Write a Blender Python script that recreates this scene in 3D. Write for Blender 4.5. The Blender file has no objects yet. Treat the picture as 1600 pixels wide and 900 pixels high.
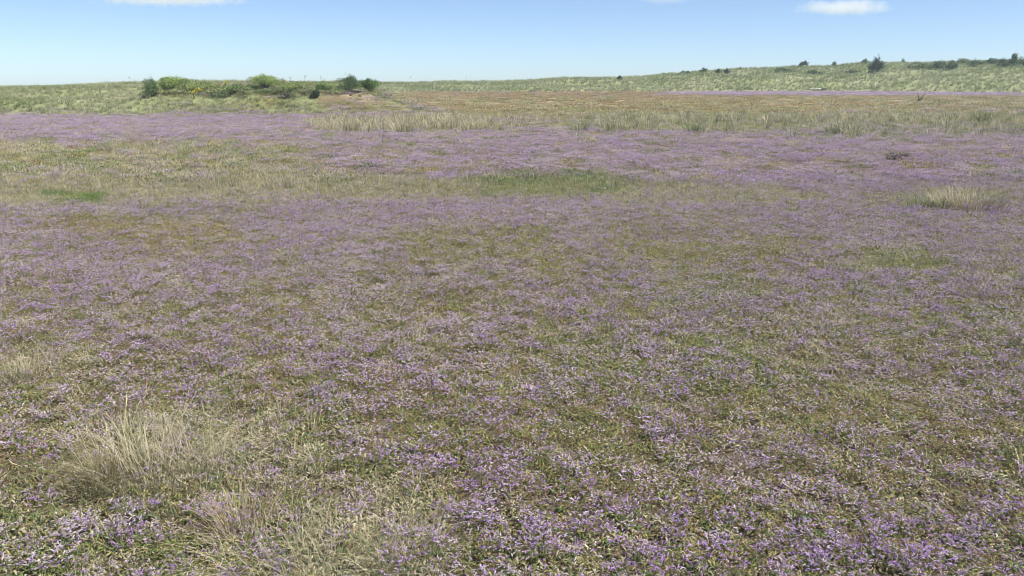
import bpy, math, random
import numpy as np
from mathutils import Vector, Matrix, Euler

R = math.radians
SC = bpy.context.scene
COL = SC.collection

# ------------------------------------------------------------------ camera
EYE, PITCH, FPX = 1.6, R(14.16), 1256.0
cam_d = bpy.data.cameras.new("camera")
cam = bpy.data.objects.new("camera", cam_d)
COL.objects.link(cam)
cam.location = (0, 0, EYE)
cam.rotation_euler = (R(90) - PITCH, 0, 0)
cam_d.sensor_width = 36
cam_d.lens = 36 * FPX / 1600
cam_d.clip_start, cam_d.clip_end = 0.05, 30000
SC.camera = cam

# ------------------------------------------------------------------ world, sun, exposure
SUN_EL, SUN_AZ = R(57), R(112)          # azimuth clockwise from the view direction
W = bpy.data.worlds.new("World")
SC.world = W
W.use_nodes = True
wn = W.node_tree
wn.nodes.clear()
sky = wn.nodes.new("ShaderNodeTexSky")
sky.sky_type = 'NISHITA'
sky.sun_disc = False
sky.sun_elevation = SUN_EL
sky.sun_rotation = SUN_AZ
sky.altitude = 0
sky.air_density = 0.6
sky.dust_density = 0.35
sky.ozone_density = 4.5
bg = wn.nodes.new("ShaderNodeBackground")
bg.inputs["Strength"].default_value = 0.084
wo = wn.nodes.new("ShaderNodeOutputWorld")
hsv = wn.nodes.new("ShaderNodeHueSaturation")
hsv.inputs["Saturation"].default_value = 0.96
wn.links.new(sky.outputs[0], hsv.inputs["Color"])
wn.links.new(hsv.outputs[0], bg.inputs[0])
wn.links.new(bg.outputs[0], wo.inputs[0])
sun_d = bpy.data.lights.new("sun", 'SUN')
sun_d.energy = 4.0
sun_d.angle = R(0.53)
sun_d.color = (1.0, 0.95, 0.87)
sun = bpy.data.objects.new("sun", sun_d)
COL.objects.link(sun)
sdir = Vector((math.sin(SUN_AZ) * math.cos(SUN_EL), math.cos(SUN_AZ) * math.cos(SUN_EL), math.sin(SUN_EL)))
sun.rotation_euler = (-sdir).to_track_quat('-Z', 'Y').to_euler()
SC.view_settings.view_transform = 'Standard'
SC.view_settings.look = 'None'
SC.view_settings.exposure = 0.93
SC.view_settings.gamma = 1
SC.render.engine = 'CYCLES'
SC.cycles.max_bounces = 14
SC.cycles.filter_width = 1.0
SC.cycles.diffuse_bounces = 3
SC.cycles.transparent_max_bounces = 8
SC.cycles.volume_bounces = 12

HAZE = 0.0006
rng = np.random.default_rng(7)
random.seed(7)

# ------------------------------------------------------------------ small maths
def _hash(ix, iy, seed):
    h = (ix.astype(np.int64) * 374761393 + iy.astype(np.int64) * 668265263 + seed * 974711) & 0xFFFFFFFF
    h = ((h ^ (h >> 13)) * 1274126177) & 0xFFFFFFFF
    h = h ^ (h >> 16)
    return (h & 0xFFFF) / 65535.0

def vnoise(x, y, seed=0):
    x0, y0 = np.floor(x), np.floor(y)
    fx, fy = x - x0, y - y0
    fx, fy = fx * fx * (3 - 2 * fx), fy * fy * (3 - 2 * fy)
    a, b = _hash(x0, y0, seed), _hash(x0 + 1, y0, seed)
    c, d = _hash(x0, y0 + 1, seed), _hash(x0 + 1, y0 + 1, seed)
    return (a * (1 - fx) + b * fx) * (1 - fy) + (c * (1 - fx) + d * fx) * fy

def fbm(x, y, seed=0, octaves=3):
    s, a, t = 0, 0.5, 0
    for k in range(octaves):
        s = s + a * vnoise(x * 2 ** k + 17.3 * k, y * 2 ** k - 9.1 * k, seed + k)
        t += a
        a *= 0.55
    return s / t

def sstep(a, b, x):
    u = np.clip((x - a) / (b - a), 0, 1)
    return u * u * (3 - 2 * u)

# ------------------------------------------------------------------ the lie of the land
CP = math.cos(PITCH)
def t_of(px):                       # sideways slope x / y of a bearing
    return (px - 800) / FPX * CP
RIDGE_PX = [-400, 0, 100, 220, 420, 600, 650, 700, 760, 800, 850, 880, 930, 1000, 1050, 1100, 1150, 1200, 1250, 1300, 1340, 1400, 1500, 1600, 2000]
RIDGE_EL = [-4, -6, -3, 2, 3, 2, 2, 4, 4, 5, 7, 9, 9, 11, 15, 19, 22, 24, 26, 26, 31, 31, 32, 35, 38]   # crest, pixels above the horizon line
RIDGE_D = [58, 60, 62, 66, 120, 150, 152, 152, 152, 152, 152, 152, 154, 156, 158, 160, 162, 164, 165, 166, 167, 168, 165, 160, 150]
BASE_D = [44, 44, 44, 45, 62, 112, 118, 120, 120, 120, 120, 120, 120, 120, 120, 120, 122, 122, 122, 122, 122, 118, 112, 108, 100]
RT = np.array([t_of(p) for p in RIDGE_PX])

def land(x, y):
    """height of the ground at x, y"""
    x, y = np.asarray(x, float), np.asarray(y, float)
    t = np.clip(x / np.maximum(y, 1.0), RT[0], RT[-1])
    el, D, b = np.interp(t, RT, RIDGE_EL), np.interp(t, RT, RIDGE_D), np.interp(t, RT, BASE_D)
    D = D + 5 * (fbm(x / 30, y / 60, 31) - 0.5)
    b = b + 5 * (fbm(x / 14, y / 40, 32) - 0.5) * (b / 100)
    marsh = 0.6 * sstep(45, 125, y) * sstep(-0.30, -0.10, t)
    hc = EYE + el / FPX * D * 1.03
    s = np.clip((y - b) / (D - b), 0, 1)
    prof = s ** 0.85 * 0.75 + 0.25 * s * s * (3 - 2 * s)
    z = marsh + (hc - marsh) * prof
    back = sstep(0, 70, y - D)
    z = z * (1 - 0.55 * back)
    hum = (fbm(x / 7, y / 7, 41) - 0.5) * 0.75 + (fbm(x / 2.4, y / 2.4, 45) - 0.5) * 0.22
    z = z + hum * sstep(0.0, 0.35, s) * (1 - 0.75 * sstep(0.8, 1.0, s)) * (1 - 0.5 * back)
    # the sandy mound left of centre
    ex = sstep(-25.5, -20.5, x) * (1 - sstep(-11.2, -4.6, x))
    ey = sstep(44.3, 51.5, y) * (1 - sstep(53, 64, y))
    m = 1.62 * ex * ey * (0.86 + 0.32 * fbm(x / 2.6, y / 2.6, 51)) + (fbm(x / 0.9, y / 0.9, 55) - 0.5) * 0.25 * ex * ey
    z = np.maximum(z, m * 1.0) + 0.15 * np.minimum(z, m)
    # small hummocks of the marsh floor
    z = z + (fbm(x / 0.7, y / 0.7, 61) - 0.5) * 0.05 + (fbm(x / 3.1, y / 3.1, 66) - 0.5) * 0.10
    return np.where(y > 0, z, (fbm(x / 3.1, y / 3.1, 66) - 0.5) * 0.10)

def at(px, py, far=400.0):
    """the point of the ground seen at a pixel of the photograph"""
    a, b = (px - 800) / FPX, (450 - py) / FPX
    d = np.array([a, math.cos(PITCH) + b * math.sin(PITCH), -math.sin(PITCH) + b * math.cos(PITCH)])
    s = np.geomspace(1.5, far, 5000)
    P = d[None, :] * s[:, None]
    P[:, 2] += EYE
    hit = P[:, 2] <= land(P[:, 0], P[:, 1])
    k = int(np.argmax(hit)) if hit.any() else -1
    return P[k]

def dist_of(py):                    # distance on the flat at which a pixel row lies
    dep = PITCH - math.atan((450 - py) / FPX)
    return EYE / math.tan(max(dep, 0.004))

# ------------------------------------------------------------------ what grows where
KEYS = ["flower", "green", "yellow", "straw", "orange", "bare", "tall"]
# plots of the marsh: left, right bearing and far, near row; softness; make-up
PLOTS = [
    # far flats behind the flower field
    (520, 1800, 120, 183, .5, dict(flower=.05, green=.08, yellow=.4, straw=.6, orange=.6, bare=.2)),
    (640, 1180, 149, 158, .5, dict(flower=.12, green=.1, yellow=.15, straw=.15, orange=1.0, bare=.15)),
    (1180, 1700, 145, 151, .4, dict(flower=.12, green=.1, yellow=.3, straw=.2, orange=.8, bare=.1)),
    (1060, 1600, 150.0, 155.5, .35, dict(flower=1.0, green=.1, yellow=.1, straw=.1, orange=.15)),
    (700, 1300, 162, 187, .5, dict(flower=.06, green=.10, yellow=.65, straw=.6, orange=.45, bare=.15)),
    (1300, 1700, 158, 176, .5, dict(flower=.06, green=.2, yellow=.55, straw=.6, orange=.35, bare=.1)),
    (-100, 700, 172, 181, .5, dict(flower=.25, green=.4, yellow=.4, straw=.4)),
    # far lavender belt
    (-200, 570, 182, 224, .25, dict(flower=.95, green=.12, yellow=.1, straw=.22, orange=.12)),
    (500, 1700, 205, 284, .25, dict(flower=1.0, green=.14, yellow=.12, straw=.1, orange=.14)),
    (240, 700, 205, 262, .5, dict(flower=.8, green=.2, yellow=.2, straw=.2, orange=.15)),
    # the belt of tall grass before it
    (480, 790, 184, 207, .25, dict(flower=.18, green=.25, yellow=.1, straw=.75, tall=.55)),
    (780, 900, 190, 204, .3, dict(flower=.25, green=.3, yellow=.3, straw=.4, tall=.35)),
    (890, 1700, 178, 207, .3, dict(flower=.08, green=.5, yellow=.25, straw=.6, tall=.5)),
    (1270, 1700, 195, 217, .5, dict(flower=.45, green=.55, yellow=.1, straw=.45, tall=.3)),
    # grass strip across the middle
    (-200, 470, 228, 300, .3, dict(flower=.12, green=.4, yellow=.3, straw=.9, orange=.1, tall=.22)),
    (-200, 120, 229, 240, .3, dict(flower=.05, green=.1, yellow=.1, straw=1.2, tall=.25)),
    (-200, 740, 286, 322, .25, dict(flower=.10, green=.4, yellow=.3, straw=1.0, tall=.3)),
    (320, 520, 278, 300, .4, dict(flower=.1, green=.25, yellow=.2, straw=1.0, tall=.35)),
    (480, 770, 276, 312, .3, dict(flower=.08, green=.35, yellow=.6, straw=.7, tall=.45)),
    (740, 1010, 274, 308, .25, dict(flower=.10, green=1.0, yellow=.25, straw=.25, tall=.3)),
    (1000, 1225, 290, 324, .4, dict(flower=.3, green=.6, yellow=.12, straw=.7, tall=.25)),
    (770, 960, 274, 307, .8, dict(flower=.0, green=1.8, yellow=.1, straw=.25, tall=.12)),
    (30, 155, 299, 319, .3, dict(flower=.0, green=1.9, yellow=.25, straw=.05, tall=.05)),
    (1205, 1280, 304, 320, .3, dict(flower=.1, green=.1, yellow=.1, straw=.3, bare=1.0)),
    (1400, 1590, 303, 335, .3, dict(flower=.15, green=.8, yellow=.35, straw=.5, tall=.6)),
    # near meadow
    (-200, 1800, 322, 338, .4, dict(flower=.85, green=.5, yellow=.15, straw=.1)),
    (30, 330, 338, 388, .45, dict(flower=.28, green=.1, yellow=.7, straw=.15, orange=1.7)),
    (1230, 1900, 326, 480, .5, dict(flower=1.05, green=.35, yellow=.2, straw=.08, orange=.12)),
    (-300, 560, 395, 560, .6, dict(flower=1.0, green=.2, yellow=.35, straw=.08, orange=.35)),
    (380, 980, 312, 372, .5, dict(flower=1.0, green=.2, yellow=.3, straw=.08, orange=.3)),
    (610, 900, 372, 426, .5, dict(flower=.33, green=.3, yellow=1.5, straw=.1, orange=.3)),
    (1370, 1480, 403, 433, .35, dict(flower=.12, green=1.1, yellow=.3, straw=.3)),
    (1000, 1330, 380, 430, .6, dict(flower=.35, green=.3, yellow=.8, straw=.1, orange=.3)),
    (820, 1310, 530, 625, .5, dict(flower=.7, green=1.0, yellow=.3)),
    (1150, 1480, 600, 665, .5, dict(flower=.35, green=.4, yellow=.8, orange=.35)),
    (800, 1010, 640, 700, .5, dict(flower=.4, green=.4, yellow=.85, orange=.2)),
    (560, 760, 640, 720, .6, dict(flower=.5, green=.4, yellow=.8, orange=.2)),
    (-200, 110, 545, 615, .4, dict(flower=.25, green=.2, yellow=.3, straw=.85, orange=.3, tall=.2)),
    (-200, 230, 600, 680, .5, dict(flower=.55, green=.3, yellow=.5, straw=.3, orange=.45)),
    (110, 430, 660, 790, .4, dict(flower=.30, green=.45, yellow=.4, straw=1.0, tall=.6)),
    (270, 640, 770, 960, .35, dict(flower=.32, green=.5, yellow=.3, straw=1.1, tall=.6)),
    (-300, 330, 780, 980, .5, dict(flower=.6, green=.7, yellow=.5, straw=.45, tall=.25)),
]
def cover(x, y):
    """make-up of the plant cover at x, y"""
    x, y = np.asarray(x, float), np.maximum(np.asarray(y, float), 0.8)
    t, ly = x / y, np.log(y)
    wx = (fbm(x / 1.3, y / 1.3, 11) - 0.5)
    wy = (fbm(x / 1.7 + 5, y / 1.7, 14) - 0.5)
    far = sstep(12, 40, y)
    t2 = t + wx * np.where(y < 14, 0.16, 0.06)
    ly2 = ly + wy * (0.17 - 0.03 * far) + (fbm(x / .6, y / .9, 17) - .5) * .06
    C = {k: np.zeros_like(x) for k in KEYS}
    big = fbm(x / 1.1, y / 1.1, 21)
    mid = fbm(x / 0.42, y / 0.42, 25)
    C["flower"] += 0.9
    C["green"] += 0.28 + 0.9 * sstep(.5, .75, fbm(x / 1.5, y / 1.5, 71))
    C["yellow"] += 0.38 + 0.7 * sstep(.48, .75, fbm(x / 1.2, y / 1.2, 75))
    C["orange"] += 0.30 + 0.5 * sstep(.55, .75, fbm(x / 1.6, y / 1.6, 79))
    C["straw"] += 0.06 + 0.35 * sstep(.6, .8, fbm(x / 1.0, y / 1.0, 83))
    C["bare"] += 0.05
    for (p0, p1, r0, r1, soft, mk) in PLOTS:
        a, b = t_of(p0), t_of(p1)
        l1, l0 = math.log(dist_of(r0)), math.log(dist_of(r1))
        st, sl = min(soft * (b - a) * .5, .10), soft * (l1 - l0)
        w = sstep(a - st * .5, a + st * .5, t2) * (1 - sstep(b - st * .5, b + st * .5, t2))
        w = w * sstep(l0 - sl * .5, l0 + sl * .5, ly2) * (1 - sstep(l1 - sl * .5, l1 + sl * .5, ly2))
        for k in KEYS:
            C[k] = C[k] * (1 - w) + mk.get(k, 0.0) * w
    patch = sstep(.30, .62, .55 * big + .45 * mid)
    near = 1 - sstep(10, 20, y)
    C["flower"] = C["flower"] * (near * (0.66 + 0.42 * patch) + (1 - near) * (0.55 + 0.4 * patch))
    return C

# ------------------------------------------------------------------ materials
def new_mat(name):
    m = bpy.data.materials.new(name)
    m.use_nodes = True
    m.node_tree.nodes.clear()
    return m, m.node_tree.nodes, m.node_tree.links

def plant_material(name, translucent=0.3, vary=0.35, rough=0.6, spec=0.3):
    """leaf or petal colour from the mesh, shifted a little from plant to plant"""
    m, N, L = new_mat(name)
    at_ = N.new("ShaderNodeAttribute"); at_.attribute_name = "col"
    oi = N.new("ShaderNodeObjectInfo")
    mr = N.new("ShaderNodeMapRange")
    mr.inputs["To Min"].default_value, mr.inputs["To Max"].default_value = 1 - vary, 1 + vary
    L.new(oi.outputs["Random"], mr.inputs["Value"])
    hs = N.new("ShaderNodeHueSaturation")
    L.new(at_.outputs["Color"], hs.inputs["Color"])
    L.new(mr.outputs[0], hs.inputs["Value"])
    b = N.new("ShaderNodeBsdfPrincipled")
    b.inputs["Roughness"].default_value = rough
    b.inputs["Specular IOR Level"].default_value = spec
    L.new(hs.outputs[0], b.inputs["Base Color"])
    tr = N.new("ShaderNodeBsdfTranslucent")
    L.new(hs.outputs[0], tr.inputs["Color"])
    mx = N.new("ShaderNodeMixShader"); mx.inputs[0].default_value = translucent
    L.new(b.outputs[0], mx.inputs[1]); L.new(tr.outputs[0], mx.inputs[2])
    o = N.new("ShaderNodeOutputMaterial")
    L.new(mx.outputs[0], o.inputs[0])
    return m

M_FLOWER = plant_material("sea_lavender_petal", .25, .22, .8, .1)
M_LEAF = plant_material("marsh_leaf", .25, .30, .45, .4)
M_GRASS = plant_material("grass_blade", .25, .22, .5, .3)
M_BUSH = plant_material("bush_leaf", .2, .08, .5, .35)

def ground_material():
    m, N, L = new_mat("ground_cover")
    at_ = N.new("ShaderNodeAttribute"); at_.attribute_name = "col"
    tc = N.new("ShaderNodeTexCoord")
    def noise(scale, detail, rough=.6):
        n = N.new("ShaderNodeTexNoise")
        n.inputs["Scale"].default_value, n.inputs["Detail"].default_value, n.inputs["Roughness"].default_value = scale, detail, rough
        L.new(tc.outputs["Object"], n.inputs["Vector"])
        return n
    n1, n2, n3 = noise(75, 6, .75), noise(7, 4), noise(1.1, 4)
    def mul(fac, v0, v1):
        r = N.new("ShaderNodeMapRange")
        r.inputs["From Min"].default_value, r.inputs["From Max"].default_value = .3, .7
        r.inputs["To Min"].default_value, r.inputs["To Max"].default_value = v0, v1
        L.new(fac, r.inputs["Value"])
        return r.outputs[0]
    def mm(a, b):
        k = N.new("ShaderNodeMath"); k.operation = 'MULTIPLY'
        L.new(a, k.inputs[0]); L.new(b, k.inputs[1])
        return k.outputs[0]
    v = mm(mm(mul(n1.outputs[0], .55, 1.4), mul(n2.outputs[0], .75, 1.22)), mul(n3.outputs[0], .85, 1.13))
    hs = N.new("ShaderNodeHueSaturation")
    L.new(at_.outputs["Color"], hs.inputs["Color"]); L.new(v, hs.inputs["Value"])
    b = N.new("ShaderNodeBsdfPrincipled")
    b.inputs["Roughness"].default_value = .95
    b.inputs["Specular IOR Level"].default_value = .1
    L.new(hs.outputs[0], b.inputs["Base Color"])
    bp = N.new("ShaderNodeBump"); bp.inputs["Strength"].default_value = .7; bp.inputs["Distance"].default_value = .03
    L.new(n1.outputs[0], bp.inputs["Height"]); L.new(bp.outputs[0], b.inputs["Normal"])
    o = N.new("ShaderNodeOutputMaterial"); L.new(b.outputs[0], o.inputs[0])
    return m
M_GROUND = ground_material()

def wood_material(name, c0, c1, scale=6):
    m, N, L = new_mat(name)
    tc = N.new("ShaderNodeTexCoord")
    mp = N.new("ShaderNodeMapping"); mp.inputs["Scale"].default_value = (.6, 5, 5)
    n = N.new("ShaderNodeTexNoise"); n.inputs["Scale"].default_value = scale; n.inputs["Detail"].default_value = 5
    L.new(tc.outputs["Object"], mp.inputs[0]); L.new(mp.outputs[0], n.inputs["Vector"])
    cr = N.new("ShaderNodeValToRGB")
    cr.color_ramp.elements[0].color, cr.color_ramp.elements[1].color = (*c0, 1), (*c1, 1)
    cr.color_ramp.elements[0].position, cr.color_ramp.elements[1].position = .3, .7
    L.new(n.outputs[0], cr.inputs[0])
    b = N.new("ShaderNodeBsdfPrincipled"); b.inputs["Roughness"].default_value = .85
    L.new(cr.outputs[0], b.inputs["Base Color"])
    bp = N.new("ShaderNodeBump"); bp.inputs["Strength"].default_value = .5; bp.inputs["Distance"].default_value = .02
    L.new(n.outputs[0], bp.inputs["Height"]); L.new(bp.outputs[0], b.inputs["Normal"])
    o = N.new("ShaderNodeOutputMaterial"); L.new(b.outputs[0], o.inputs[0])
    return m
M_PALE_WOOD = wood_material("bleached_driftwood", (.42, .37, .30), (.62, .57, .48))
M_DARK_WOOD = wood_material("dark_and_shaded_wood", (.035, .025, .018), (.10, .075, .05))  # dark plank, and the shade painted on the log's right end
M_BARK = wood_material("shrub_bark", (.05, .04, .03), (.13, .10, .075))
M_CLOD = wood_material("turf_clod", (.045, .033, .022), (.13, .095, .06), 14)
M_FEATHER = wood_material("white_feather", (.70, .70, .70), (.82, .82, .82))
M_GREYF = wood_material("grey_feather", (.28, .30, .32), (.36, .38, .40))

# ------------------------------------------------------------------ mesh helpers
class MB:
    """collects strips, quads and tubes with a colour per vertex"""
    def __init__(s):
        s.v, s.f, s.c = [], [], []
    def strip(s, P, side, w, c0, c1):
        P = [np.asarray(p, float) for p in P]
        n, k = len(P), len(s.v)
        side = np.asarray(side, float)
        for i, p in enumerate(P):
            u = i / (n - 1)
            h = w[i] * .5
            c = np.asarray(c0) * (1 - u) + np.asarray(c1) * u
            s.v += [tuple(p - side * h), tuple(p + side * h)]
            s.c += [tuple(c), tuple(c)]
        for i in range(n - 1):
            a = k + 2 * i
            s.f.append((a, a + 1, a + 3, a + 2))
    def vee(s, P, side, up, w, c0, c1, fold=.35):
        """a strip folded along its middle, like a leaf or a flower spike"""
        n, k = len(P), len(s.v)
        for i, p in enumerate(P):
            u = i / (n - 1)
            h = w[i] * .5
            c = np.asarray(c0) * (1 - u) + np.asarray(c1) * u
            p = np.asarray(p, float)
            s.v += [tuple(p - side * h), tuple(p + up * h * fold * 2), tuple(p + side * h)]
            s.c += [tuple(c * .95), tuple(c), tuple(c * 1.0)]
        for i in range(n - 1):
            a = k + 3 * i
            s.f += [(a, a + 1, a + 4, a + 3), (a + 1, a + 2, a + 5, a + 4)]
    def tube(s, P, r, c, n=6):
        P = [np.asarray(p, float) for p in P]
        k0 = len(s.v)
        for i, p in enumerate(P):
            d = P[min(i + 1, len(P) - 1)] - P[max(i - 1, 0)]
            d = d / (np.linalg.norm(d) + 1e-9)
            a = np.cross(d, (0.3, 0.2, 1.0) if abs(d[2]) < .9 else (1.0, 0, 0)); a /= np.linalg.norm(a)
            b = np.cross(d, a)
            for j in range(n):
                q = 2 * math.pi * j / n
                s.v.append(tuple(p + (a * math.cos(q) + b * math.sin(q)) * r[i])); s.c.append(tuple(c))
        for i in range(len(P) - 1):
            for j in range(n):
                a, b = k0 + i * n + j, k0 + i * n + (j + 1) % n
                s.f.append((a, b, b + n, a + n))
        s.f.append(tuple(range(k0 + n - 1, k0 - 1, -1)))
        s.f.append(tuple(range(k0 + (len(P) - 1) * n, k0 + len(P) * n)))
    def add(s, o, M=None, gain=1.0):
        k = len(s.v)
        s.v += [tuple(M @ Vector(p)) for p in o.v] if M else list(o.v)
        s.c += [tuple(np.asarray(c) * gain) for c in o.c]
        s.f += [tuple(i + k for i in f) for f in o.f]
    def mesh(s, name, mat, smooth=False):
        me = bpy.data.meshes.new(name)
        me.from_pydata(s.v, [], s.f)
        a = me.color_attributes.new("col", 'FLOAT_COLOR', 'POINT')
        c = np.ones((len(s.v), 4), np.float32)
        c[:, :3] = np.array(s.c, np.float32).reshape(-1, 3)
        a.data.foreach_set("color", np.clip(c, 0, 1).ravel())
        me.materials.append(mat)
        if smooth:
            me.polygons.foreach_set("use_smooth", [True] * len(me.polygons))
        me.update()
        return me

def put(name, me, loc=(0, 0, 0), rz=0, sc=1.0, parent=None):
    o = bpy.data.objects.new(name, me)
    COL.objects.link(o)
    o.location = loc
    o.rotation_euler = (0, 0, rz)
    o.scale = (sc, sc, sc) if not hasattr(sc, "__len__") else sc
    if parent:
        o.parent = parent
    return o

def tag(o, label=None, cat=None, group=None, kind=None):
    if label: o["label"] = label
    if cat: o["category"] = cat
    if group: o["group"] = group
    if kind: o["kind"] = kind
    return o

def base_of(name, loc, rz=0, sc=1.0):
    return put(name, None, loc, rz, sc)

U = random.uniform
def unit(v):
    v = np.asarray(v, float)
    return v / (np.linalg.norm(v) + 1e-9)

# ------------------------------------------------------------------ ground, dunes and mound
def fine(lo, hi, ratio):
    n = int(math.log(hi / lo) / math.log(ratio))
    return list(np.geomspace(lo, hi, n))
ang = list(np.arange(-41, 41.01, 0.17))
ang = [-180 + 4 * i for i in range(35)] + ang[:] + [42 + 4 * i for i in range(35) if 42 + 4 * i < 180]
ang = np.radians(sorted(set(ang)))
rad = np.array([0.0] + [.3, .7, 1.1] + fine(1.45, 60, 1.0125)[:] + fine(60.6, 230, 1.010) + fine(240, 12000, 1.18))
A, RR = np.meshgrid(ang, rad)
GX, GY = RR * np.sin(A), RR * np.cos(A)
GZ = land(GX, GY)
GZ = np.where(RR > 400, GZ * np.clip(1 - (RR - 400) / 1000, 0, 1), GZ)
nr, na = GX.shape
PAL = dict(soil=(.10, .077, .05), flower=(.27, .215, .265), green=(.135, .17, .065), yellow=(.26, .235, .085), straw=(.40, .355, .215),
           orange=(.33, .19, .09), bare=(.40, .33, .235), sand=(.40, .325, .225), earth=(.185, .15, .085), dune=(.225, .245, .115), pale=(.43, .41, .27), scrub=(.10, .14, .055))
def lerp(c, k, w):
    return c * (1 - w[..., None]) + np.array(PAL[k]) * w[..., None]
CV = cover(GX, GY)
gc = np.zeros(GX.shape + (3,)) + np.array(PAL["soil"])
tot = sum(CV[k] for k in ("flower", "green", "yellow", "straw", "orange", "bare")) + .12
mixc = sum(CV[k][..., None] * np.array(PAL[k]) for k in ("flower", "green", "yellow", "straw", "orange", "bare")) + .12 * np.array(PAL["soil"])
mixc = mixc / tot[..., None]
far_w = (0.30 + 0.70 * sstep(9, 34, RR)) * (GY > 0)
gc = gc * (1 - far_w[..., None]) + mixc * far_w[..., None]
tt = np.clip(GX / np.maximum(GY, 1), RT[0], RT[-1])
bb, DD = np.interp(tt, RT, BASE_D), np.interp(tt, RT, RIDGE_D)
bb = bb + 5 * (fbm(GX / 14, GY / 40, 32) - 0.5) * (bb / 100)
dune_w = sstep(-3, 4, GY - bb) * (GY > 20)
gc = lerp(gc, "dune", dune_w)
gc = lerp(gc, "pale", dune_w * .3 * sstep(.5, .72, fbm(GX / 5, GY / 5, 91)))
gc = lerp(gc, "scrub", dune_w * sstep(.45, .6, (GY - bb) / (DD - bb)) * sstep(.08, .3, tt) * .3)
mex = sstep(-25.5, -20.5, GX) * (1 - sstep(-11.2, -4.6, GX))
mound_w = mex * sstep(44.3, 46.5, GY) * (1 - sstep(58, 64, GY))
gc = lerp(gc, "dune", mound_w)
gc = lerp(gc, "yellow", mound_w * .55 * sstep(.4, .6, fbm(GX / 2, GY / 2, 94)))
scx = sstep(-11.8, -10.8, GX) * (1 - sstep(-6.6, -5.2, GX))
scar = scx * sstep(45.6, 46.4, GY) * (1 - sstep(49.6, 51.0, GY + .10 * (GX + 13)))
gc = lerp(gc, "earth", scar * sstep(.28, .45, fbm(GX / 1.2, GY / .9, 96)))
sandw = scar * sstep(-11.6, -10.8, GX) * (1 - sstep(-9.0, -8.0, GX)) * sstep(47.9, 48.5, GY + .5 * (fbm(GX / .8, GY / .8, 98) - .5))
gc = lerp(gc, "sand", sandw)
gap = np.exp(-((GX - -24.9) / .7) ** 2 - ((GY - 53.5) / 1.4) ** 2)
gc = lerp(gc, "sand", np.clip(gap * 1.5, 0, 1))
gc = gc * (0.86 + 0.28 * fbm(GX / .33, GY / .33, 101))[..., None]

fi, fj = np.meshgrid(np.arange(nr - 1), np.arange(na), indexing="ij")
fj2 = (fj + 1) % na
quads = np.stack([fi * na + fj, fi * na + fj2, (fi + 1) * na + fj2, (fi + 1) * na + fj], -1).reshape(-1, 4)[:, ::-1]
cx = (GX[fi, fj] + GX[fi + 1, fj2]).ravel() * .5
cy = (GY[fi, fj] + GY[fi + 1, fj2]).ravel() * .5
ct = np.clip(cx / np.maximum(cy, 1), RT[0], RT[-1])
cb = np.interp(ct, RT, BASE_D) + 5 * (fbm(cx / 14, cy / 40, 32) - 0.5) * (np.interp(ct, RT, BASE_D) / 100)
in_mound = (cx > -24.5) & (cx < -4.8) & (cy > 44.6) & (cy < 62)
in_dune = (cy > cb) & (cy > 20) & (cy < 400) & ~in_mound
V = np.stack([GX, GY, GZ], -1).reshape(-1, 3)
VC = np.concatenate([np.clip(gc, 0, 1), np.ones(GX.shape + (1,))], -1).reshape(-1, 4)

def grid_object(name, q, label):
    used = np.unique(q)
    remap = np.zeros(len(V), np.int64); remap[used] = np.arange(len(used))
    q = remap[q]
    me = bpy.data.meshes.new(name)
    me.vertices.add(len(used)); me.vertices.foreach_set("co", V[used].astype(np.float32).ravel())
    me.loops.add(q.size); me.loops.foreach_set("vertex_index", q.astype(np.int32).ravel())
    me.polygons.add(len(q)); me.polygons.foreach_set("loop_start", (np.arange(len(q)) * 4).astype(np.int32))
    a = me.color_attributes.new("col", 'FLOAT_COLOR', 'POINT')
    a.data.foreach_set("color", VC[used].astype(np.float32).ravel())
    me.polygons.foreach_set("use_smooth", np.ones(len(q), bool))
    me.materials.append(M_GROUND)
    me.update(calc_edges=True)
    return tag(put(name, me), label, kind="structure")
grid_object("ground", quads[~in_mound & ~in_dune], "flat marsh floor of soil and litter under the lavender")
grid_object("dune", quads[in_dune], "long grassy dune ridge closing off the marsh")
grid_object("mound", quads[in_mound], "low bank with a bare sandy scar at its end")

# ------------------------------------------------------------------ plant shapes
PURPLES = [(.28, .155, .38), (.36, .23, .46), (.41, .275, .50), (.45, .325, .52), (.32, .19, .41)]
PALES = [(.48, .41, .49), (.56, .51, .56), (.42, .35, .41), (.51, .45, .44)]
DRIES = [(.42, .36, .30), (.35, .29, .25)]
GREENS = [(.125, .20, .05), (.165, .23, .065), (.095, .16, .045), (.21, .25, .09)]
YELLOWS = [(.31, .295, .075), (.38, .345, .11), (.25, .235, .065), (.43, .37, .17)]
VIVID = [(.145, .255, .06), (.18, .28, .08), (.12, .21, .05)]
REDS = [(.30, .15, .08), (.36, .22, .10), (.25, .12, .07)]
STRAWS = [(.46, .41, .27), (.54, .49, .34), (.38, .33, .21), (.50, .43, .27)]
BROWNS = [(.24, .16, .09), (.19, .13, .08), (.30, .21, .11)]
GREYG = [(.19, .22, .11), (.24, .26, .14), (.15, .185, .085), (.28, .29, .17)]
pick = random.choice

def spike(b, p, d, ln, w, col):
    """one curved, one-sided flower spike"""
    d = unit(d)
    side = unit(np.cross(d, (U(-.4, .4), U(-.4, .4), 1)))
    up = np.cross(side, d)
    P, n = [], 4
    for i in range(n):
        u = i / (n - 1)
        P.append(p + d * ln * u + up * ln * .35 * u * (1 - u * 1.25))
    tip = np.asarray(col) * 1.12
    b.vee(P, side, up, [w * .55, w, w * .95, w * .35], np.asarray(col) * .88, tip)

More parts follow.
